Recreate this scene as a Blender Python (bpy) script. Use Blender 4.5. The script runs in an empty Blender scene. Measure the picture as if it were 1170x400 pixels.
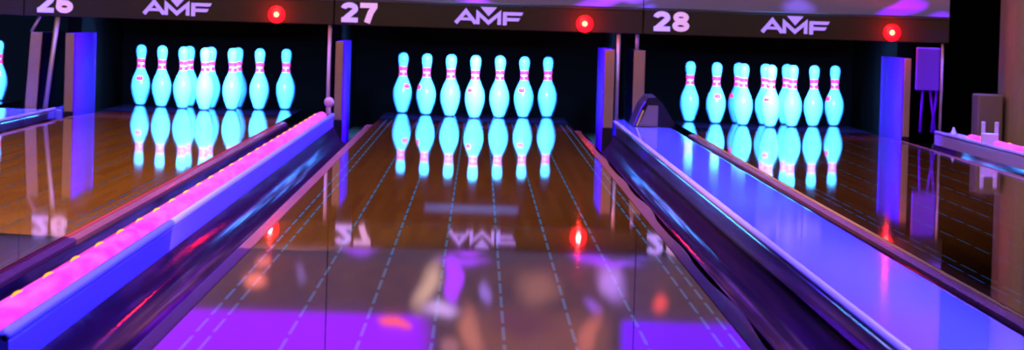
import bpy, bmesh, math, random
from mathutils import Vector, Matrix
random.seed(7)
S = bpy.context.scene
C = S.collection

# ------------------------------------------------------------------ camera
F_PX, DIST = 4784.0, 25.6
def make_camera():
    roll = math.radians(1.72)
    d = Vector(((549-585)/F_PX, (200-17.5)/F_PX, 1.0)).normalized()      # world +Y seen in camera axes
    up = Vector((math.sin(roll), math.cos(roll), 0)); up = (up - up.dot(d)*d).normalized()
    rt = up.cross(d)
    if rt.x < 0: rt = -rt
    cr = Vector((rt.x, d.x, up.x)); cu = Vector((rt.y, d.y, up.y)); cf = Vector((rt.z, d.z, up.z))
    cam = bpy.data.cameras.new('camera')
    o = bpy.data.objects.new('camera', cam); C.objects.link(o)
    m = Matrix((( cr.x, cu.x, -cf.x, 0.02), (cr.y, cu.y, -cf.y, -DIST), (cr.z, cu.z, -cf.z, 0.63), (0,0,0,1)))
    o.matrix_world = m
    cam.sensor_width = 36; cam.lens = 36*F_PX/1170; cam.clip_start = .1; cam.clip_end = 100
    cam.dof.use_dof = True; cam.dof.focus_distance = 13.0; cam.dof.aperture_fstop = 15
    S.camera = o
make_camera()

# ------------------------------------------------------------------ world, lights, exposure
S.view_settings.view_transform = 'Standard'; S.view_settings.look = 'None'
S.view_settings.exposure = 0; S.view_settings.gamma = 1; S.view_settings.use_curve_mapping = False
W = bpy.data.worlds.new('world'); S.world = W; W.use_nodes = True
W.node_tree.nodes['Background'].inputs[0].default_value = (.010,.006,.016,1)
W.node_tree.nodes['Background'].inputs[1].default_value = 1.0

def area(name, loc, target, sx, sy, color, power, spread=math.pi):
    l = bpy.data.lights.new(name, 'AREA'); l.shape = 'RECTANGLE'; l.size = sx; l.size_y = sy
    l.color = color; l.energy = power; l.spread = spread
    o = bpy.data.objects.new(name, l); C.objects.link(o); o.location = loc
    o.rotation_euler = (Vector(target)-Vector(loc)).to_track_quat('-Z','Y').to_euler()
    return o
BLUE = (.10,.06,1.0); WARM = (1.0,.62,.36)
area('black_light', (.9,-8,3.2), (.3,-6,0), 7, 10, BLUE, 95)
# added unseen blue strip lights shining straight down on the caps between the lanes
for nm,bx,pw in (('cap_fill',.94,250),('cap_fill',-2.56,420),('cap_fill',-.83,80),('cap_fill',2.64,140)):
    area(nm, (bx,-10.2,2.6), (bx,-10.19,0), .10, 17.5, (.16,.13,1.0), pw, math.radians(16))
area('warm_light', (-1.5,-9,3.2), (-.5,-7,0), 7, 12, WARM, 540)
area('side_fill', (1.2,-10.2,2.0), (-.80,-10.2,.0), 17.5, .08, (.10,.07,1.0), 60, math.radians(10))  # added unseen blue light that brightens the face of the rope light divider
LANES = {'25':-3.46, '26':-1.65, '27':0.0, '28':1.81}
for k, c in LANES.items():
    area('pin_light', (c,-1.10,.74), (c,.45,.16), .32, .10, (.135,.48,1.0), 130, math.radians(120))
    area('pit_blue_fill', (c,-1.93,.70), (c,-1.90,0), .5, .10, (.13,.05,1.0), 26)  # added unseen blue lamp that brightens the kickback inner faces

# ------------------------------------------------------------------ helpers
def tag(o, label=None, cat=None, group=None, kind=None):
    if label: o['label'] = label
    if cat: o['category'] = cat
    if group: o['group'] = group
    if kind: o['kind'] = kind
    return o
def thing(name, label, cat, loc=(0,0,0), group=None, rz=0):
    o = bpy.data.objects.new(name, None); C.objects.link(o); o.location = loc; o.rotation_euler = (0,0,rz)
    o.empty_display_size = .05
    return tag(o, label, cat, group)
def obj(name, bm, mat, parent=None, smooth=False, loc=None):
    me = bpy.data.meshes.new(name); bmesh.ops.recalc_face_normals(bm, faces=bm.faces); bm.to_mesh(me); bm.free()
    for m in (mat if isinstance(mat,(list,tuple)) else [mat]): me.materials.append(m)
    if smooth:
        for p in me.polygons: p.use_smooth = True
    o = bpy.data.objects.new(name, me); C.objects.link(o)
    if loc: o.location = loc
    if parent: o.parent = parent
    return o
def dup(root, loc, rz=0):
    r = root.copy(); C.objects.link(r); r.location = loc; r.rotation_euler = (0,0,rz)
    for ch in list(root.children):
        c = ch.copy(); C.objects.link(c); c.parent = r
        for g in ch.children:
            d = g.copy(); C.objects.link(d); d.parent = c
    return r
def BM(): return bmesh.new()
def box(bm, a, b, bevel=0, skew=0):
    n = len(bm.verts)
    x0,y0,z0 = a; x1,y1,z1 = b
    vs = [bm.verts.new(p) for p in ((x0,y0,z0),(x1,y0,z0),(x1,y1,z0),(x0,y1,z0),(x0+skew,y0,z1),(x1+skew,y0,z1),(x1+skew,y1,z1),(x0+skew,y1,z1))]
    fs = [bm.faces.new([vs[i] for i in q]) for q in ((0,3,2,1),(4,5,6,7),(0,1,5,4),(1,2,6,5),(2,3,7,6),(3,0,4,7))]
    if bevel:
        es = list({e for f in fs for e in f.edges})
        bmesh.ops.bevel(bm, geom=es, offset=bevel, segments=2, affect='EDGES', profile=.5)
    return bm
def prof(bm, pts, y0, y1, n=1, wob=None):
    """closed (x,z) outline carried along y"""
    rings = []
    for i in range(n+1):
        y = y0+(y1-y0)*i/n
        rings.append([bm.verts.new((x + (wob(k,y) if wob else 0), y, z)) for k,(x,z) in enumerate(pts)])
    m = len(pts)
    for i in range(n):
        for k in range(m):
            bm.faces.new((rings[i][k], rings[i][(k+1)%m], rings[i+1][(k+1)%m], rings[i+1][k]))
    bm.faces.new(rings[0]); bm.faces.new(rings[-1])
    return bm
def tube(bm, pts, r, seg=12, r1=None):
    pts = [Vector(p) for p in pts]; rings = []
    for i,p in enumerate(pts):
        d = (pts[min(i+1,len(pts)-1)]-pts[max(i-1,0)]).normalized()
        a = d.orthogonal().normalized(); b = d.cross(a)
        rr = r if r1 is None else r+(r1-r)*i/(len(pts)-1)
        rings.append([bm.verts.new(p+(a*math.cos(t)+b*math.sin(t))*rr) for t in (2*math.pi*k/seg for k in range(seg))])
    for i in range(len(rings)-1):
        for k in range(seg):
            bm.faces.new((rings[i][k],rings[i][(k+1)%seg],rings[i+1][(k+1)%seg],rings[i+1][k]))
    bm.faces.new(rings[0]); bm.faces.new(rings[-1])
    return bm
def lathe(bm, prf, seg=32):
    """(r,z) list; r=0 allowed at the ends"""
    rings = []
    for r,z in prf:
        if r < 1e-6: rings.append([bm.verts.new((0,0,z))])
        else: rings.append([bm.verts.new((r*math.cos(2*math.pi*k/seg), r*math.sin(2*math.pi*k/seg), z)) for k in range(seg)])
    for a,b in zip(rings, rings[1:]):
        for k in range(seg):
            k2 = (k+1)%seg
            if len(a)==1 and len(b)==1: continue
            if len(a)==1: bm.faces.new((a[0],b[k2],b[k]))
            elif len(b)==1: bm.faces.new((a[k],a[k2],b[0]))
            else: bm.faces.new((a[k],a[k2],b[k2],b[k]))
    if len(rings[0])>1: bm.faces.new(rings[0])
    if len(rings[-1])>1: bm.faces.new(rings[-1])
    return bm
def ball(bm, c, r, sx=1, sy=1, sz=1, seg=16):
    n0 = set(bm.verts)
    bmesh.ops.create_uvsphere(bm, u_segments=seg, v_segments=seg//2, radius=r)
    for v in bm.verts:
        if v not in n0: v.co = Vector((v.co.x*sx+c[0], v.co.y*sy+c[1], v.co.z*sz+c[2]))
    return bm
def poly(bm, pts, y0, y1):
    """flat (x,z) outline with thickness in y"""
    a = [bm.verts.new((x,y0,z)) for x,z in pts]; b = [bm.verts.new((x,y1,z)) for x,z in pts]
    bm.faces.new(a); bm.faces.new(b[::-1])
    for k in range(len(pts)):
        k2 = (k+1)%len(pts); bm.faces.new((a[k2],a[k],b[k],b[k2]))
    return bm
def ribbon(bm, pts, w, y0, y1, closed=False):
    n = len(pts); L=[]; R=[]
    for i in range(n):
        p = Vector(pts[i])
        if closed: a=Vector(pts[(i-1)%n]); b=Vector(pts[(i+1)%n])
        else: a=Vector(pts[max(i-1,0)]); b=Vector(pts[min(i+1,n-1)])
        d1=(p-a).normalized() if (p-a).length>1e-9 else (b-p).normalized()
        d2=(b-p).normalized() if (b-p).length>1e-9 else d1
        t=(d1+d2).normalized(); nn=Vector((-t.y,t.x)); s=w/2/max(.45,nn.dot(Vector((-d1.y,d1.x))))
        L.append(p+nn*s); R.append(p-nn*s)
    mk = lambda q,y: bm.verts.new((q.x,y,q.y))
    lf=[mk(q,y0) for q in L]; rf=[mk(q,y0) for q in R]; lb=[mk(q,y1) for q in L]; rb=[mk(q,y1) for q in R]
    for i in range(n if closed else n-1):
        j=(i+1)%n
        bm.faces.new((lf[i],lf[j],rf[j],rf[i])); bm.faces.new((lb[j],lb[i],rb[i],rb[j]))
        bm.faces.new((lf[j],lf[i],lb[i],lb[j])); bm.faces.new((rf[i],rf[j],rb[j],rb[i]))
    if not closed:
        for i in (0,n-1): bm.faces.new((lf[i],rf[i],rb[i],lb[i]))
    return bm

# ------------------------------------------------------------------ materials
def mat(name, col, rough=.5, spec=.5, emit=None, es=0, metal=0, noise=0, nscale=8, bump=0, coat=0):
    m = bpy.data.materials.new(name); m.use_nodes = True
    nt = m.node_tree; b = nt.nodes['Principled BSDF']
    b.inputs['Base Color'].default_value = (*col,1); b.inputs['Roughness'].default_value = rough
    b.inputs['Specular IOR Level'].default_value = spec; b.inputs['Metallic'].default_value = metal
    b.inputs['Coat Weight'].default_value = coat
    if emit: b.inputs['Emission Color'].default_value = (*emit,1); b.inputs['Emission Strength'].default_value = es
    if noise or bump:
        tc = nt.nodes.new('ShaderNodeTexCoord'); nz = nt.nodes.new('ShaderNodeTexNoise')
        nz.inputs['Scale'].default_value = nscale; nz.inputs['Detail'].default_value = 4
        nt.links.new(tc.outputs['Object'], nz.inputs['Vector'])
        if noise:
            mx = nt.nodes.new('ShaderNodeMix'); mx.data_type='RGBA'
            mx.inputs[6].default_value = (*[c*(1-noise) for c in col],1); mx.inputs[7].default_value = (*[min(1,c*(1+noise)) for c in col],1)
            nt.links.new(nz.outputs['Fac'], mx.inputs[0]); nt.links.new(mx.outputs[2], b.inputs['Base Color'])
        if bump:
            bp = nt.nodes.new('ShaderNodeBump'); bp.inputs['Strength'].default_value = bump; bp.inputs['Distance'].default_value = .01
            nt.links.new(nz.outputs['Fac'], bp.inputs['Height']); nt.links.new(bp.outputs['Normal'], b.inputs['Normal'])
    return m

def lane_material(name, dark, light, rough, glow):
    m = bpy.data.materials.new(name); m.use_nodes = True
    nt = m.node_tree; N = nt.nodes; L = nt.links; b = N['Principled BSDF']
    b.inputs['Roughness'].default_value = rough; b.inputs['Specular IOR Level'].default_value = .5
    def M(op, a, c=None, e=None):
        n = N.new('ShaderNodeMath'); n.operation = op
        for i,v in enumerate((a,c,e)):
            if v is None: continue
            if isinstance(v,(int,float)): n.inputs[i].default_value = v
            else: L.new(v, n.inputs[i])
        return n.outputs[0]
    tc = N.new('ShaderNodeTexCoord'); sp = N.new('ShaderNodeSeparateXYZ'); L.new(tc.outputs['Object'], sp.inputs[0])
    X, Y = sp.outputs[0], sp.outputs[1]
    idx = M('FLOOR', M('DIVIDE', X, .0275))
    wn = N.new('ShaderNodeTexWhiteNoise'); wn.noise_dimensions = '2D'
    cb = N.new('ShaderNodeCombineXYZ'); L.new(idx, cb.inputs[0])
    L.new(M('FLOOR', M('DIVIDE', M('ADD', Y, M('MULTIPLY', idx, .83)), 1.9)), cb.inputs[1]); L.new(cb.outputs[0], wn.inputs['Vector'])
    mp = N.new('ShaderNodeMapping'); mp.inputs['Scale'].default_value = (90,2.2,1); L.new(tc.outputs['Object'], mp.inputs[0])
    nz = N.new('ShaderNodeTexNoise'); nz.inputs['Scale'].default_value = 1; nz.inputs['Detail'].default_value = 3; L.new(mp.outputs[0], nz.inputs['Vector'])
    fac = M('ADD', M('MULTIPLY', wn.outputs['Value'], .6), M('MULTIPLY', nz.outputs['Fac'], .4))
    mx = N.new('ShaderNodeMix'); mx.data_type = 'RGBA'; mx.inputs[6].default_value = (*dark,1); mx.inputs[7].default_value = (*light,1); L.new(fac, mx.inputs[0])
    # dashed blue guide lines let into the boards: six inner rows and a double row near each edge
    xs = M('SUBTRACT', X, .015)
    pp = M('ABSOLUTE', M('SUBTRACT', M('FRACT', M('DIVIDE', xs, .139)), .5))
    inner = M('MULTIPLY', M('LESS_THAN', pp, .025), M('LESS_THAN', M('ABSOLUTE', xs), .38))
    ax = M('ABSOLUTE', xs)
    e1 = M('LESS_THAN', M('ABSOLUTE', M('SUBTRACT', ax, .494)), .0034); e2 = M('LESS_THAN', M('ABSOLUTE', M('SUBTRACT', ax, .528)), .0034)
    dash = M('LESS_THAN', M('FRACT', M('DIVIDE', Y, .46)), .76)
    line = M('MULTIPLY', M('MINIMUM', M('ADD', inner, M('ADD', e1, e2)), 1), dash)
    m2 = N.new('ShaderNodeMix'); m2.data_type = 'RGBA'; m2.inputs[7].default_value = (.08,.22,.62,1)
    L.new(line, m2.inputs[0]); L.new(mx.outputs[2], m2.inputs[6]); L.new(m2.outputs[2], b.inputs['Base Color'])
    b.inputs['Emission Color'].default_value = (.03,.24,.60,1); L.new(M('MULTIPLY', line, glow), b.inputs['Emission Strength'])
    return m

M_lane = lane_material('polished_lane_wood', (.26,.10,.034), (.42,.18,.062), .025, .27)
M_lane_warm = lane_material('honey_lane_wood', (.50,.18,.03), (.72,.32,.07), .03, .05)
M_lane_dim = lane_material('shadowed_lane_wood', (.16,.055,.018), (.27,.115,.038), .03, .08)  # darker copy of the lane wood, with shade put into its colour
M_maroon = mat('maroon_reflection', (.45,.015,.05), .4)  # colour of the red lamp's reflection beside lane 26
M_brass = mat('ochre_trim', (.62,.36,.06), .4)
M_deck = mat('pin_deck_plastic', (.030,.010,.060), .03)  # violet tint takes in the glow bloom round the pins
M_edge = mat('lane_edge_plastic', (.34,.12,.12), .25, noise=.25, nscale=3)
def dull_gloss(name, diff, gl, rough, fac, sc):      # scuffed plastic: streaky sheen that stays weak at grazing angles
    m=bpy.data.materials.new(name); m.use_nodes=True; nt=m.node_tree; nt.nodes.remove(nt.nodes['Principled BSDF'])
    d=nt.nodes.new('ShaderNodeBsdfDiffuse'); d.inputs[0].default_value=(*diff,1)
    g=nt.nodes.new('ShaderNodeBsdfGlossy'); g.inputs['Roughness'].default_value=rough
    tc=nt.nodes.new('ShaderNodeTexCoord'); mp=nt.nodes.new('ShaderNodeMapping'); mp.inputs['Scale'].default_value=sc
    nz=nt.nodes.new('ShaderNodeTexNoise'); nz.inputs['Scale'].default_value=1; nz.inputs['Detail'].default_value=3
    rp=nt.nodes.new('ShaderNodeMapRange'); rp.inputs[1].default_value=.40; rp.inputs[2].default_value=.62
    mx=nt.nodes.new('ShaderNodeMix'); mx.data_type='RGBA'; mx.inputs[6].default_value=(*[c*.25 for c in gl],1); mx.inputs[7].default_value=(*gl,1)
    nt.links.new(tc.outputs['Object'],mp.inputs[0]); nt.links.new(mp.outputs[0],nz.inputs['Vector']); nt.links.new(nz.outputs['Fac'],rp.inputs[0])
    nt.links.new(rp.outputs[0],mx.inputs[0]); nt.links.new(mx.outputs[2],g.inputs['Color'])
    ms=nt.nodes.new('ShaderNodeMixShader'); ms.inputs[0].default_value=fac
    nt.links.new(d.outputs[0],ms.inputs[1]); nt.links.new(g.outputs[0],ms.inputs[2]); nt.links.new(ms.outputs[0],nt.nodes['Material Output'].inputs[0])
    return m
M_gutter = dull_gloss('gutter_plastic', (.036,.012,.034), (.62,.42,.66), .06, .5, (34,.55,34))
M_divider = dull_gloss('divider_laminate', (.20,.16,.98), (.45,.40,1.0), .12, .22, (30,.8,30))
M_divider_pale = dull_gloss('pale_divider_laminate', (.42,.32,.95), (.5,.45,1.0), .12, .2, (30,.8,30))
M_cap = mat('cap_laminate', (.15,.17,.95), .055, noise=.10, nscale=2.2, bump=.006)
M_nose = mat('cap_nosing', (.38,.28,.60), .4, spec=.2)
M_nose_blue = mat('divider_nosing', (.28,.28,.95), .4, spec=.2)
M_rope = mat('pink_rope_sleeve', (.30,.04,.2), .45, spec=.1, emit=(1,.07,.72), es=1.35)
def mottle(m, a, b, sc):                    # uneven glow of the lamps inside the frosted sleeve
    nt=m.node_tree; tc=nt.nodes.new('ShaderNodeTexCoord'); mp=nt.nodes.new('ShaderNodeMapping'); mp.inputs['Scale'].default_value=sc
    nz=nt.nodes.new('ShaderNodeTexNoise'); nz.inputs['Scale'].default_value=1; nz.inputs['Detail'].default_value=2
    mx=nt.nodes.new('ShaderNodeMix'); mx.data_type='RGBA'; mx.inputs[6].default_value=(*a,1); mx.inputs[7].default_value=(*b,1)
    rp=nt.nodes.new('ShaderNodeMapRange'); rp.inputs[1].default_value=.35; rp.inputs[2].default_value=.68
    nt.links.new(tc.outputs['Object'],mp.inputs[0]); nt.links.new(mp.outputs[0],nz.inputs['Vector']); nt.links.new(nz.outputs['Fac'],rp.inputs[0])
    nt.links.new(rp.outputs[0],mx.inputs[0]); nt.links.new(mx.outputs[2],nt.nodes['Principled BSDF'].inputs['Emission Color'])
mottle(M_rope,(1,.025,.52),(1,.11,.85),(30,3.5,30))
M_ropered = mat('red_rope_underglow', (.8,.05,.1), .4, emit=(1,.015,.12), es=.9)  # red under-glow of the bulbs put into an emissive colour
M_bulb = mat('amber_bulb', (.3,.1,.0), .4, spec=.1, emit=(1,.36,.01), es=1.7)
M_mask = mat('mask_laminate', (.026,.023,.009), .55, spec=.15, noise=.15, nscale=5)
M_maskedge = mat('mask_trim', (.02,.015,.015), .5)
M_numa = mat('number_lavender', (.6,.5,.95), .4, emit=(.36,.27,1), es=.75)
M_numb = mat('number_pink', (.75,.55,.85), .4, emit=(.46,.28,.68), es=.75)
M_logo = mat('logo_violet', (.45,.35,.95), .4, emit=(.30,.20,.95), es=.75)
M_red = mat('red_lamp_glow', (1,.1,.05), .3, emit=(1,.022,.010), es=60)
M_redlens = mat('red_lamp_bezel', (.6,.02,.02), .35)
M_halo = mat('red_lamp_halo', (.7,.02,.03), .3, emit=(1,.004,.02), es=.8)  # emission stands in for the bloom halo round the red bulb
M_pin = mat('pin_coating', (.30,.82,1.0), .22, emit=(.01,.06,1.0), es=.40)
M_pink = mat('pin_stripe', (.6,.02,.18), .3, emit=(1,.05,.40), es=1.0)
M_pinbase = mat('pin_base_ring', (.05,.05,.08), .5)
M_black = mat('pit_black', (.0022,.0010,.0022), .8, spec=.04)
M_machine = mat('machine_grey', (.10,.09,.16), .5)
M_beige = mat('kickback_beige', (.24,.16,.08), .5, noise=.15, nscale=6)
M_kick = mat('kickback_white', (.16,.004,.95), .6, spec=.08)
M_rod = mat('rod_metal', (.5,.42,.40), .4, metal=.3)
M_hood = mat('hood_black', (.008,.007,.008), .6, spec=.15)
M_brown = mat('brown_panel', (.15,.10,.07), .6, noise=.2, nscale=4)
M_violet = mat('violet_panel', (.16,.02,1.0), .5)
M_sweep = mat('sweep_bar_paint', (.06,.01,.09), .5)
M_column = mat('column_wood', (.22,.15,.10), .5, noise=.2, nscale=3)
M_floor = mat('dark_floor', (.03,.025,.03), .7)

# ------------------------------------------------------------------ setting
YF, YE = -18.30, -2.14          # foul line, front of the pinsetter posts
tag(obj('floor', box(BM(), (-5,-27.5,-.30), (5,3,-.132)), M_floor), kind='structure')
tag(obj('wall_back', box(BM(), (-5,2.2,-.132), (5,2.3,3)), M_black), kind='structure')
tag(obj('wall_right', box(BM(), (4.2,-27.5,-.132), (4.3,2.2,3)), M_brown), kind='structure')

# ------------------------------------------------------------------ lanes
LANE_LABEL = {'25':'wooden lane at the far left edge, beyond the blue cap left of sign 26',
              '26':'honey brown wooden lane in front of the pins under sign 26',
              '27':'dark brown glossy lane with dashed blue lines in the middle, under sign 27',
              '28':'dark wooden lane on the right, under sign 28, between two lit dividers'}
for k,c in LANES.items():
    t = thing('bowling_lane', LANE_LABEL[k], 'bowling lane', (c,0,-.13), 'bowling lanes')
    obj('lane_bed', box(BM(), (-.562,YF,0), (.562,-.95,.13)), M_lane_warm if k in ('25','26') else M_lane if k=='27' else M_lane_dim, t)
    obj('pin_deck', box(BM(), (-.562,-.947,0),(.562,1.2,.13)), M_deck, t)
    for s in (-1,1):
        wav = (lambda kk,y,s=s: (s*.008*math.sin(y*2.6)+s*.004*math.sin(y*1.1+1)) if kk in (1,2) else 0) if (k=='27' and s==1) else None
        pts = [(s*.566,0),(s*.604,0),(s*.604,.124),(s*.596,.1285),(s*.566,.1285)]
        obj('lane_edge', prof(BM(), pts, YF, YE, 120 if wav else 1, wav), M_edge, t, smooth=False)

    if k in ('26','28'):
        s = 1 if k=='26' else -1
        o=obj('edge_line', box(BM(), (min(s*.566,s*.578),YF,.1287),(max(s*.566,s*.578),YE,.1305)), M_maroon if k=='26' else M_brass, t)  # on lane 26 this strip draws the red lamp's reflection
        o['label'] = 'dark red lamp reflection along the edge' if k=='26' else 'yellowish edge trim'

# ------------------------------------------------------------------ dividers, gutters, rope lights
def divider(name, x0, x1, h, m, label, nosing=(), nm=None):
    t = thing(name, label, 'lane divider', ((x0+x1)/2,0,-.13))
    w = (x1-x0)/2; H = h+.13; r = .012
    pts = [(-w,0),(w,0),(w,H-r)]+[(w-r+r*math.cos(a),H-r+r*math.sin(a)) for a in (math.pi/6,math.pi/3,math.pi/2)]
    pts += [(-w+r-r*math.sin(a),H-r+r*math.cos(a)) for a in (0,math.pi/6,math.pi/3)]+[(-w,H-r)]
    obj('divider_body', prof(BM(), pts, YF, YE), m, t)
    for s in nosing:
        obj('nosing', tube(BM(), [(s*(w-.006),YF,H+.002),(s*(w-.006),YE,H+.002)], .011, 10), nm or M_nose, t, True)
    return t
divider('lane_divider', -.878, -.786, .045, M_divider, 'narrow violet divider carrying the pink rope light left of the middle lane', (1,), M_nose_blue)
cap_right = divider('lane_divider', .790, 1.080, .050, M_cap, 'broad glossy blue divider cap between signs 27 and 28', (-1,))
cap_left = divider('lane_divider', -2.72, -2.345, .030, M_cap, 'broad blue divider cap at the far left edge, below sign 26', (1,))
divider('lane_divider', 2.585, 2.72, .050, M_divider_pale, 'lavender divider on the far right edge with pink light and a forked bracket', (-1,))

def cap_tail(t, x0, x1, h, m):
    cx = t.location.x
    o = obj('rear_cap', box(BM(), (x0-cx,YE+.004,.02),(x1-cx,-.78,h+.13),.004), m, t)
cap_tail(cap_right, .790, .880, .050, M_cap)
cap_tail(cap_left, -2.438, -2.306, .030, M_cap)

def gutter(x0, x1, label):
    w = (x1-x0)/2; n = 12; d = .10
    up = [(-w+2*w*i/n, .115-d*math.sin(math.pi*i/n)**.7) for i in range(n+1)]
    pts = up + [(w,0),(-w,0)]
    t = obj('gutter', prof(BM(), pts, YF, YE), M_gutter, None, True, ((x0+x1)/2,0,-.13))
    tag(t, label, 'gutter', 'gutters')
    m = t.modifiers.new('es','EDGE_SPLIT'); m.split_angle = math.radians(50)
gutter(-2.339,-2.262, 'dark gutter along the left side of the lane under sign 26')
gutter(-1.038,-.884, 'dark gutter on the left of the pink rope light divider')
gutter(-.780,-.608, 'dark shiny gutter between pink rope light divider and middle lane')
gutter(.624,.784, 'dark shiny gutter with a wavy lip between middle lane and broad blue cap')
gutter(1.086,1.200, 'narrow gutter on the right side of the broad blue cap')
gutter(2.420,2.579, 'gutter hidden below the right edge of the lane under sign 28')
gutter(-2.850,-2.726, 'gutter on the left of the blue cap at the far left')

def rope(x, z, y0, y1, r, label, side, r0=0):
    t = thing('rope_light', label, 'rope light', (x,0,z), 'pink rope lights')
    n=8
    pts=[(r*math.cos(math.pi*i/n), .9*r*math.sin(math.pi*i/n)) for i in range(n+1)]
    obj('light_sleeve', prof(BM(), pts, y0, y1), M_rope, t, True).modifiers.new('es','EDGE_SPLIT').split_angle = math.radians(60)
    o=obj('red_underglow', tube(BM(), [(side*(r+.004),y0,.007),(side*(r+.004),y1,.007)], .0065, 8), M_ropered, t, True); o['label']='red under-glow along the sleeve'  # glowing strip drawn for the bulbs' red under-glow on the sleeve
    y = y0+.16; first=None
    while y < y1-.2:
        if first is None:
            first = obj('bulb', ball(BM(), (0,0,0), .013, .9,7,.8), M_bulb, t, True, (side*r*.55,y,.52*r))
        else:
            q = first.copy(); C.objects.link(q); q.parent=t; q.location=(side*r*.55,y,.52*r)
        y += .582
rope(-.842, .046, YF+.05, YE-.3, .027, 'glowing pink rope light with amber bulbs running along the divider left of the middle lane', -1)
rope(2.668, .051, YF+.05, -3.2, .024, 'glowing pink rope light on the lavender divider at the far right edge', 1)

# ------------------------------------------------------------------ bowling pins
IN=.0254
PP=[(1.015,0),(1.10,.12),(1.414,.75),(1.953,2.25),(2.255,3.375),(2.383,4.5),(2.2815,5.875),(1.8515,7.25),(1.236,8.625),(.9825,9.375),(.8985,10),(.935,10.875),(1.047,11.75),(1.203,12.625),(1.2735,13.5),(1.20,14.15),(.95,14.62),(.55,14.92),(0,15)]
def pr(z):                         # smooth radius at height z (inches)
    for i in range(len(PP)-1):
        if PP[i][1] <= z <= PP[i+1][1]:
            p0=PP[max(i-1,0)];p1=PP[i];p2=PP[i+1];p3=PP[min(i+2,len(PP)-1)]
            h=p2[1]-p1[1]; u=(z-p1[1])/h
            m1=(p2[0]-p0[0])/(p2[1]-p0[1])*h; m2=(p3[0]-p1[0])/(p3[1]-p1[1])*h
            return (2*u**3-3*u*u+1)*p1[0]+(u**3-2*u*u+u)*m1+(-2*u**3+3*u*u)*p2[0]+(u**3-u*u)*m2
    return 0
def make_pin():
    t = thing('bowling_pin','pin','bowling pin')
    zs=[.25+i*(14.1-.25)/40 for i in range(41)]
    obj('pin_body', lathe(BM(), [(pr(z)*IN,z*IN) for z in zs]+[(pr(14.4)*IN,14.4*IN),(.95*IN,14.62*IN),(.75*IN,14.8*IN),(.45*IN,14.94*IN),(0,15*IN)]), M_pin, t, True)
    obj('base_ring', lathe(BM(), [(1.0*IN,0),(1.09*IN,.06*IN),(1.16*IN,.25*IN)]), M_pinbase, t, True)
    for z0,z1 in ((9.2,10.2),(10.5,11.55)):
        n=5; prf=[((pr(z0+(z1-z0)*i/n)+.03)*IN,(z0+(z1-z0)*i/n)*IN) for i in range(n+1)]
        obj('neck_stripe', lathe(BM(), [((pr(z0)-.02)*IN,z0*IN)]+prf+[((pr(z1)-.02)*IN,z1*IN)]), M_pink, t, True)
    # three-pointed pink mark on the belly, facing -y
    bm=BM(); n=12; A=.40
    lo=[];hi=[]
    for i in range(n+1):
        a=-A+2*A*i/n; u=i/n
        top=7.0+.45*abs(math.sin(3*math.pi*u)); bot=6.2+.15*(2*u-1)**2
        for lst,z in ((lo,bot),(hi,top)):
            r=(pr(z)+.04)*IN; lst.append(bm.verts.new((r*math.sin(a),-r*math.cos(a),z*IN)))
    lb=[];hb=[]
    for src,dst in ((lo,lb),(hi,hb)):
        for v in src: dst.append(bm.verts.new((v.co.x*.97,v.co.y*.97,v.co.z)))
    for i in range(n):
        bm.faces.new((lo[i],lo[i+1],hi[i+1],hi[i])); bm.faces.new((lb[i+1],lb[i],hb[i],hb[i+1]))
        bm.faces.new((lo[i+1],lo[i],lb[i],lb[i+1])); bm.faces.new((hi[i],hi[i+1],hb[i+1],hb[i]))
    bm.faces.new((lo[0],hi[0],hb[0],lb[0])); bm.faces.new((lo[n],lb[n],hb[n],hi[n]))
    obj('pin_mark', bm, M_pink, t, True)
    return t
SP=.3048; RY=.264
SPOTS=[(0,0,'front pin'),(-.5,1,'second row left pin'),(.5,1,'second row right pin'),(-1,2,'third row left pin'),(0,2,'third row middle pin'),(1,2,'third row right pin'),
       (-1.5,3,'back row far left pin'),(-.5,3,'back row inner left pin'),(.5,3,'back row inner right pin'),(1.5,3,'back row far right pin')]
MARK={('27',6):32,('27',3):-62,('27',5):-18,('27',0):-40,('26',6):-4,('28',3):8,('28',7):-60,('28',9):-58,('28',0):-35,('25',9):0}
LANE_HINT={'25':'at the left edge of the picture','26':'in the rack under sign 26','27':'in the middle rack under sign 27','28':'in the rack under sign 28'}
pin0=None
for k in ('27','26','28','25'):
    for i,(dx,row,nm) in enumerate(SPOTS):
        if k=='25' and i!=9: continue
        a = MARK.get((k,i)); rz = math.radians(a if a is not None else 180+random.uniform(-50,50))
        loc=(LANES[k]+dx*SP, row*RY, 0.0002)
        if pin0 is None: pin0=make_pin(); p=pin0; p.location=loc; p.rotation_euler=(0,0,rz)
        else: p=dup(pin0,loc,rz)
        p['group']='bowling pins'
        lab=('cyan glowing bowling pin cut off ' if k=='25' else 'cyan glowing bowling pin, '+nm+', ')+LANE_HINT[k]
        p['label']=lab

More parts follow.
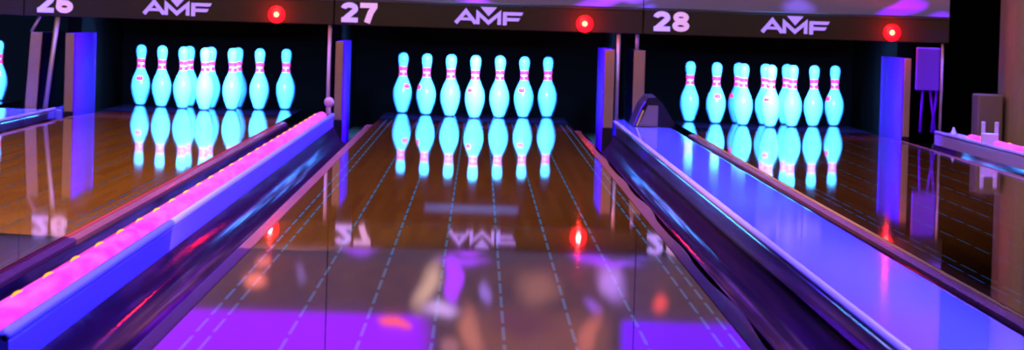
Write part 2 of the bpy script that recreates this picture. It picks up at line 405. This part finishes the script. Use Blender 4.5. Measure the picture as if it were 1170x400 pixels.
# ------------------------------------------------------------------ masking units with numbers, logo and red lamp
def arc(cx,cz,rx,rz,a0,a1,n=14): return [(cx+rx*math.cos(math.radians(a0+(a1-a0)*i/n)), cz+rz*math.sin(math.radians(a0+(a1-a0)*i/n))) for i in range(n+1)]
def digit(d, x, z, y0):
    bm=BM(); T=lambda P:[(px+x,pz+z) for px,pz in P]; y1=y0+.012
    if d=='2':
        ribbon(bm, T(arc(.047,.076,.033,.021,175,-25)+[(.055,.048),(.022,.018)]), .029, y0, y1)
        poly(bm, T([(.003,0),(.095,0),(.095,.027),(.003,.027)]), y0-.0008, y1)
    if d=='7':
        poly(bm, T([(0,.083),(.096,.083),(.096,.111),(0,.111)]), y0-.0008, y1)
        ribbon(bm, T([(.080,.092),(.058,.055),(.040,0)]), .034, y0, y1)
    if d=='6':
        ribbon(bm, T(arc(.048,.036,.033,.022,0,360,24)[:-1]), .029, y0, y1, True)
        ribbon(bm, T([(.016,.038),(.018,.065)]+arc(.050,.070,.032,.027,150,25,8)), .028, y0-.0008, y1)
    if d=='8':
        ribbon(bm, T(arc(.048,.032,.034,.019,0,360,24)[:-1]), .026, y0, y1, True)
        ribbon(bm, T(arc(.048,.080,.030,.018,0,360,24)[:-1]), .026, y0-.0008, y1, True)
    return bm
def logo(x, z, y0):
    bm=BM(); T=lambda P:[(px+x,pz+z) for px,pz in P]; y1=y0+.012
    ribbon(bm, T([(.008,-.002),(.064,.066),(.120,-.002)]), .021, y0, y1)
    poly(bm, T([(.036,.014),(.092,.014),(.092,.029),(.036,.029)]), y0+.001, y1)
    ribbon(bm, T([(.132,-.006),(.132,.056),(.192,.004),(.252,.056),(.252,-.006)]), .020, y0+.0005, y1)
    poly(bm, T([(.146,.091),(.238,.091),(.192,.040)]), y0, y1)
    poly(bm, T([(.272,-.008),(.294,-.008),(.294,.066),(.272,.066)]), y0, y1)
    poly(bm, T([(.290,.048),(.376,.048),(.386,.066),(.290,.066)]), y0, y1)
    poly(bm, T([(.290,.016),(.360,.016),(.370,.034),(.290,.034)]), y0, y1)
    return bm
YM=-2.10
MASKS=[('25',-4.27,-2.54,None,None,None),('26',-2.535,-.803,(-2.466,.572),(-1.873,.585),(-1.123,.600)),
       ('27',-.797,.932,(-.762,.569),(-.126,.586),(.606,.600)),('28',.938,2.654,(.990,.572),(1.594,.587),(2.331,.603))]
for k,x0,x1,num,lg,lamp in MASKS:
    lab={'25':'dark brown masking panel cut off at the left edge, left of sign 26'}.get(k,'dark brown masking panel numbered '+k+' with violet logo and red lamp')
    t=thing('masking_unit',lab,'masking unit',(0,0,0),'masking units')
    obj('panel', box(BM(), (x0,YM,.553),(x1,YM+.05,.683),.004), M_mask, t)
    obj('top_trim', box(BM(), (x0,YM-.004,.684),(x1,YM+.05,.696),.002), M_maskedge, t)
    if num:
        obj('number', digit(k[0],num[0],num[1],YM-.012), M_numa, t)
        o=obj('number', digit(k[1],num[0]+.107,num[1],YM-.012), M_numb, t); o['label']='pinkish second digit'
        obj('logo', logo(lg[0],lg[1],YM-.012), M_logo, t)
        l=obj('lamp_bezel', lathe(BM(), [(.050,0),(.050,.006),(.046,.009)],24), M_redlens, t, False, (lamp[0],YM,lamp[1])); l.rotation_euler=(math.pi/2,0,0)
        g=obj('lamp_halo', lathe(BM(), [(.045,.001),(.045,.006),(.040,.013),(.028,.018),(.012,.020),(0,.020)],28), M_halo, t, True, (lamp[0],YM,lamp[1])); g.rotation_euler=(math.pi/2,0,0)  # bloom halo of the bulb shaped as a glowing dome
        b=obj('lamp_bulb', ball(BM(), (0,0,.022), .015), M_red, l, True)
        pl=bpy.data.lights.new('lamp_glow','POINT'); pl.energy=3.0; pl.color=(1,.015,.02); pl.shadow_soft_size=.012  # added point light that spreads the lamp's red over the panel
        po=bpy.data.objects.new('lamp_glow',pl); C.objects.link(po); po.location=(lamp[0],YM-.075,lamp[1])

# ------------------------------------------------------------------ mural above the masking units
def sm(a,b,x): 
    t=max(0,min(1,(x-a)/(b-a))); return t*t*(3-2*t)
def mural_col(x,z):
    c=[.060,.032,.062]
    def mixc(col,f):
        for i in range(3): c[i]+=(col[i]-c[i])*f
    def ell(cx,cz,rx,rz,col,rot=0,soft=.75):
        dx=x-cx+.010*math.sin(z*29+cx*9)+.003*math.sin(x*67+z*23); dz=z-cz+.007*math.sin(x*31+cz*7)
        if rot: dx,dz=dx*math.cos(rot)+dz*math.sin(rot),-dx*math.sin(rot)+dz*math.cos(rot)
        q=math.hypot(dx/rx,dz/rz); mixc(col,1-sm(1-soft,1+soft*.6,q))
    n=.5+.5*math.sin(x*23+math.sin(z*31)*2)*math.sin(z*27+x*9)
    mixc((.10,.05,.065),.5*n)
    if z<.80: mixc((.050,.034,.075),.95*(1-sm(.73,.80,z)))
    mixc((.17,.07,.075),sm(.98,1.12,z)*sm(-.10,.0,x)*(1-sm(.75,.85,x)))
    pl=sm(1.062,1.075,z)
    if x<.2: mixc((.30,.010,1.08),pl*(1-sm(-.30,-.14,x+.35*max(0,1.16-z))))
    else: mixc((.17,.012,1.05),pl*sm(.84,.90,x))
    ell(-.23,.90,.055,.15,(.52,.36,.30),.42)
    ell(-.155,1.03,.10,.045,(.60,.42,.95))
    ell(-.09,.86,.055,.14,(.40,.05,1.15),0,.3)
    ell(-.03,.755,.14,.022,(.36,.06,1.1))
    ell(.096,.93,.035,.06,(.25,.16,.62))
    ell(-.415,1.112,.10,.027,(1.1,.13,.10),.15,.3)
    ell(.385,.90,.12,.105,(.22,.11,.11))
    ell(.30,1.10,.20,.09,(.11,.04,.08))
    ell(.02,1.17,.06,.16,(.42,.16,.14),-.2)
    ell(-.10,1.24,.06,.06,(.35,.15,.20))
    ell(.80,.85,.07,.12,(.38,.22,.75),-.5)
    ell(.70,.985,.05,.035,(.24,.10,.70),.5)
    ell(.79,.745,.16,.020,(.26,.08,.95))
    ell(1.08,.965,.045,.055,(.75,.09,.08))
    ell(-1.20,.90,.07,.045,(.80,.24,.18)); ell(-1.16,.80,.045,.03,(.55,.20,.18))
    ell(.68,1.16,.05,.14,(.45,.14,.12),.35)
    ell(-.95,.86,.03,.06,(.14,.10,.30))
    # strip that shows directly above the masking panels
    ell(-.62,.71,.10,.03,(.25,.06,.80)); ell(0,.70,.09,.025,(.40,.06,1.1)); ell(.69,.715,.15,.026,(.34,.05,1.15),.2); ell(.95,.70,.05,.02,(.10,.06,.5))
    ell(1.80,.73,.09,.045,(.14,.09,.55)); ell(2.38,.735,.15,.045,(.26,.025,1.2),.3,.3); ell(2.60,.70,.07,.022,(.20,.03,1.0))
    return c
def mural_mat():
    m=bpy.data.materials.new('fluorescent_mural'); m.use_nodes=True; nt=m.node_tree; b=nt.nodes['Principled BSDF']
    a=nt.nodes.new('ShaderNodeAttribute'); a.attribute_name='paint'
    nt.links.new(a.outputs['Color'],b.inputs['Base Color']); nt.links.new(a.outputs['Color'],b.inputs['Emission Color'])
    b.inputs['Emission Strength'].default_value=1.0; b.inputs['Roughness'].default_value=.6
    return m
M_mural=mural_mat()
MURAL_L={'25':'mural board cut off at the left edge above the unnumbered masking panel','26':'dim mauve mural board above masking panel 26','27':'violet and orange mural board above masking panel 27','28':'mauve mural board with violet corner above masking panel 28'}
for k,x0,x1,*_ in MASKS:
    bm=BM(); nx=max(2,int((x1-x0)/.012)); nz=60; z0,z1=.700,1.45
    lay=bm.loops.layers.float_color.new('paint')
    g=[[bm.verts.new((x0+(x1-x0)*i/nx,YM+.03,z0+(z1-z0)*j/nz)) for j in range(nz+1)] for i in range(nx+1)]
    for i in range(nx):
        for j in range(nz):
            bm.faces.new((g[i][j],g[i+1][j],g[i+1][j+1],g[i][j+1]))
    bk=[bm.verts.new((x,YM+.055,z)) for x,z in ((x0,z0),(x1,z0),(x1,z1),(x0,z1))]
    bm.faces.new(bk[::-1])
    bm.faces.new([g[i][0] for i in range(nx,-1,-1)]+[bk[0],bk[1]]); bm.faces.new([g[i][nz] for i in range(nx+1)]+[bk[2],bk[3]])
    bm.faces.new([g[0][j] for j in range(nz+1)]+[bk[3],bk[0]]); bm.faces.new([g[nx][j] for j in range(nz,-1,-1)]+[bk[1],bk[2]])
    for f in bm.faces:
        for l in f.loops:
            l[lay]=(*mural_col(l.vert.co.x,l.vert.co.z),1)
    o=obj('mural_board',bm,M_mural); tag(o,MURAL_L[k],'mural','mural boards')

# ------------------------------------------------------------------ kickbacks, rods, hood, pinsetters
def kickback(x0,x1,inner,label,z0=-.13,top=.460,skew=0,y1=-.8,dark=False):
    t=thing('kickback',label,'kickback panel',((x0+x1)/2,0,-.13),'kickback panels')
    w=(x1-x0)/2; H=top+.13
    obj('side_panel', box(BM(), (-w,YM+.02,0),(w,y1,H),.002,skew), M_black if dark else M_kick, t)
    obj('front_edge', box(BM(), (-w+(.006 if inner<0 else 0),YM-.012,.15),(w-(.006 if inner>0 else 0),YM+.018,H),.003,skew*.7), M_beige, t)
    obj('foot', box(BM(), (-w,YM-.012,0),(w,YM+.018,.148)), M_hood, t)
kickback(-2.300,-2.247,1,'kickback with broad blue inner face left of the pins under sign 26')
kickback(-.785,-.738,1,'beige kickback with blue inner face between the racks of signs 26 and 27')
kickback(.722,.780,-1,'brown kickback with thin blue edge right of the middle pins')
kickback(.888,.957,1,'brown kickback behind the black hood on the blue cap',dark=True)
kickback(2.404,2.445,-1,'kickback with blue inner face right of the pins under sign 28')
kickback(-2.525,-2.455,-1,'leaning brown kickback at the far left, below sign 26',skew=.035,dark=True)
def rod(p0,p1,r,label,m=None):
    b=tube(BM(),[Vector(p0)-Vector(p0),Vector(p1)-Vector(p0)],r,10)
    o=obj('support_rod',b,m or M_rod,None,True,p0); tag(o,label,'rod','support rods')
rod((-.822,YM+.03,-.13),(-.822,YM+.03,.55),.010,'thin grey rod beside the beige kickback, right of the pins under sign 26')
rod((.800,YM+.03,.0505),(.800,YM+.03,.55),.011,'thin grey rod between the two brown kickbacks left of sign 28')
rod((.905,YM+.05,.462),(.905,YM+.05,.55),.010,'short rod on top of the brown kickback behind the black hood')
rod((-2.408,YM+.03,.034),(-2.350,YM+.03,.55),.014,'leaning thin rod right of the leaning brown kickback below sign 26')
rod((-2.498,YM+.05,.462),(-2.452,YM+.05,.55),.008,'short rod on top of the leaning brown kickback below sign 26')
rod((2.622,YM+.03,-.13),(2.622,YM+.03,.55),.008,'thin rod on the right of the violet box at right end of panel 28')

# hood on the blue cap
t=thing('ball_hood','black peaked hood with a brown front plate standing on the blue cap','hood',(.97,-2.55,.0505))
bm=BM()
fr=[(-.105,0),(.120,0),(.125,.02),(.055,.130),(.020,.162),(-.025,.160),(-.060,.115)]
a=[bm.verts.new((x,-.30,z)) for x,z in fr]; b=[bm.verts.new((x*1.02,.33,z*1.05)) for x,z in fr]
bm.faces.new(a); bm.faces.new(b[::-1])
for i in range(len(fr)):
    j=(i+1)%len(fr); bm.faces.new((a[j],a[i],b[i],b[j]))
obj('hood_shell',bm,M_hood,t)
obj('front_plate', poly(BM(), [(-.075,.004),(.030,.004),(.030,.118),(-.025,.118)], -.312,-.302), M_brown, t)
obj('lit_edge', ribbon(BM(), [(-.100,.004),(-.060,.105),(-.038,.140)], .006, -.313,-.302), M_violet, t)  # light on the hood's left edge drawn as coloured strips
o=obj('lit_edge', ribbon(BM(), [(-.084,.004),(-.050,.090)], .008, -.314,-.303), mat('hood_yellow_light',(.6,.45,.08),.5), t); o['label']='yellow light along the hood edge'

for k,c in LANES.items():
    if k=='25': continue
    t=thing('pinsetter','dark pinsetter hanging behind panel '+k+', seen only reflected in the lane','pinsetter',(c,0,.56),'pinsetters')
    obj('pin_table', box(BM(), (-.62,-.7,.12),(.62,1.2,.20),.01), M_black, t)
    obj('sweep_bar', box(BM(), (-.30,.58,0),(.30,.64,.055),.01), M_sweep, t)
    for s in (-1,1): obj('sweep_arm', box(BM(), (s*.33-.02,.50,.02),(s*.33+.02,.62,.12),.004), M_black, t)
    # partition walls of the pit
tag(obj('wall_pit', box(BM(), (-.87,-.75,-.13),(-.80,2.2,1.5)), M_black), kind='structure')
tag(obj('wall_pit', box(BM(), (.83,-.75,-.13),(.87,2.2,1.5)), M_black), kind='structure')
tag(obj('wall_pit', box(BM(), (-2.42,-.75,-.13),(-2.34,2.2,1.5)), M_black), kind='structure')
tag(obj('wall_pit', box(BM(), (2.50,-.75,-.13),(2.60,2.2,1.5)), M_black), kind='structure')

# ------------------------------------------------------------------ right end: violet box, bracket, nub, column, low block; peg on the left
t=thing('control_box','violet box on splayed thin legs under the right end of panel 28','box',(2.53,YM-.06,.05))
obj('box_body', box(BM(), (-.062,-.03,.235),(.068,.03,.475),.006), M_violet, t)
for xa,xb in ((-.030,-.020),(.055,.020),(.035,.058)):
    obj('leg', tube(BM(), [(xa,0,0),(xb,0,.236)], .007, 8), M_kick, t, True)
t=thing('forked_bracket','small lavender two-pronged bracket standing on the lavender divider at far right','bracket',(2.625,-4.35,.05))
M_brk=mat('bracket_plastic',(.55,.48,.85),.4)
obj('bracket_base', box(BM(), (-.044,-.02,0),(.044,.02,.060),.006), M_brk, t)
for s in (-1,1): obj('prong', box(BM(), (s*.034-.010,-.012,.056),(s*.034+.010,.012,.118),.004), M_brk, t)
o=obj('cone_marker', lathe(BM(), [(.020,0),(.018,.008),(.008,.03),(.004,.042),(0,.044)],16), M_brk, None, True, (2.640,-2.6,.05)); tag(o,'tiny pale cone on the near end of lavender divider beside violet box','cone')
t=thing('knob','small pinkish round knob on a stem at far end of the pink rope light','knob',(-.805,-2.36,.045))
M_knob=mat('knob_plastic',(.55,.32,.30),.4)
obj('stem', tube(BM(), [(0,0,0),(0,0,.06)], .011, 12), M_knob, t, True); obj('head', ball(BM(), (0,0,.078), .028, 1,1,1.05), M_knob, t, True)
bm=BM(); pts=[(2.95,-2.0),(2.95,-2.25)]+[(3.10-.15*math.cos(a),-2.25-.15*math.sin(a)) for a in (math.pi*i/16 for i in range(1,9))]+[(3.9,-2.4),(3.9,-2.0)]
lo=[bm.verts.new((x,y,-.132)) for x,y in pts]; hi=[bm.verts.new((x,y,2.4)) for x,y in pts]
bm.faces.new(lo); bm.faces.new(hi[::-1])
for i in range(len(pts)):
    j=(i+1)%len(pts); bm.faces.new((lo[i],lo[j],hi[j],hi[i]))
o=obj('column',bm,M_column); tag(o,'tall brown rounded column at the right edge of the picture','column')
o=obj('low_block', box(BM(), (2.80,-2.35,-.132),(2.94,-2.05,.275),.008), M_brown); tag(o,'low brown block against the column at the right edge','block')
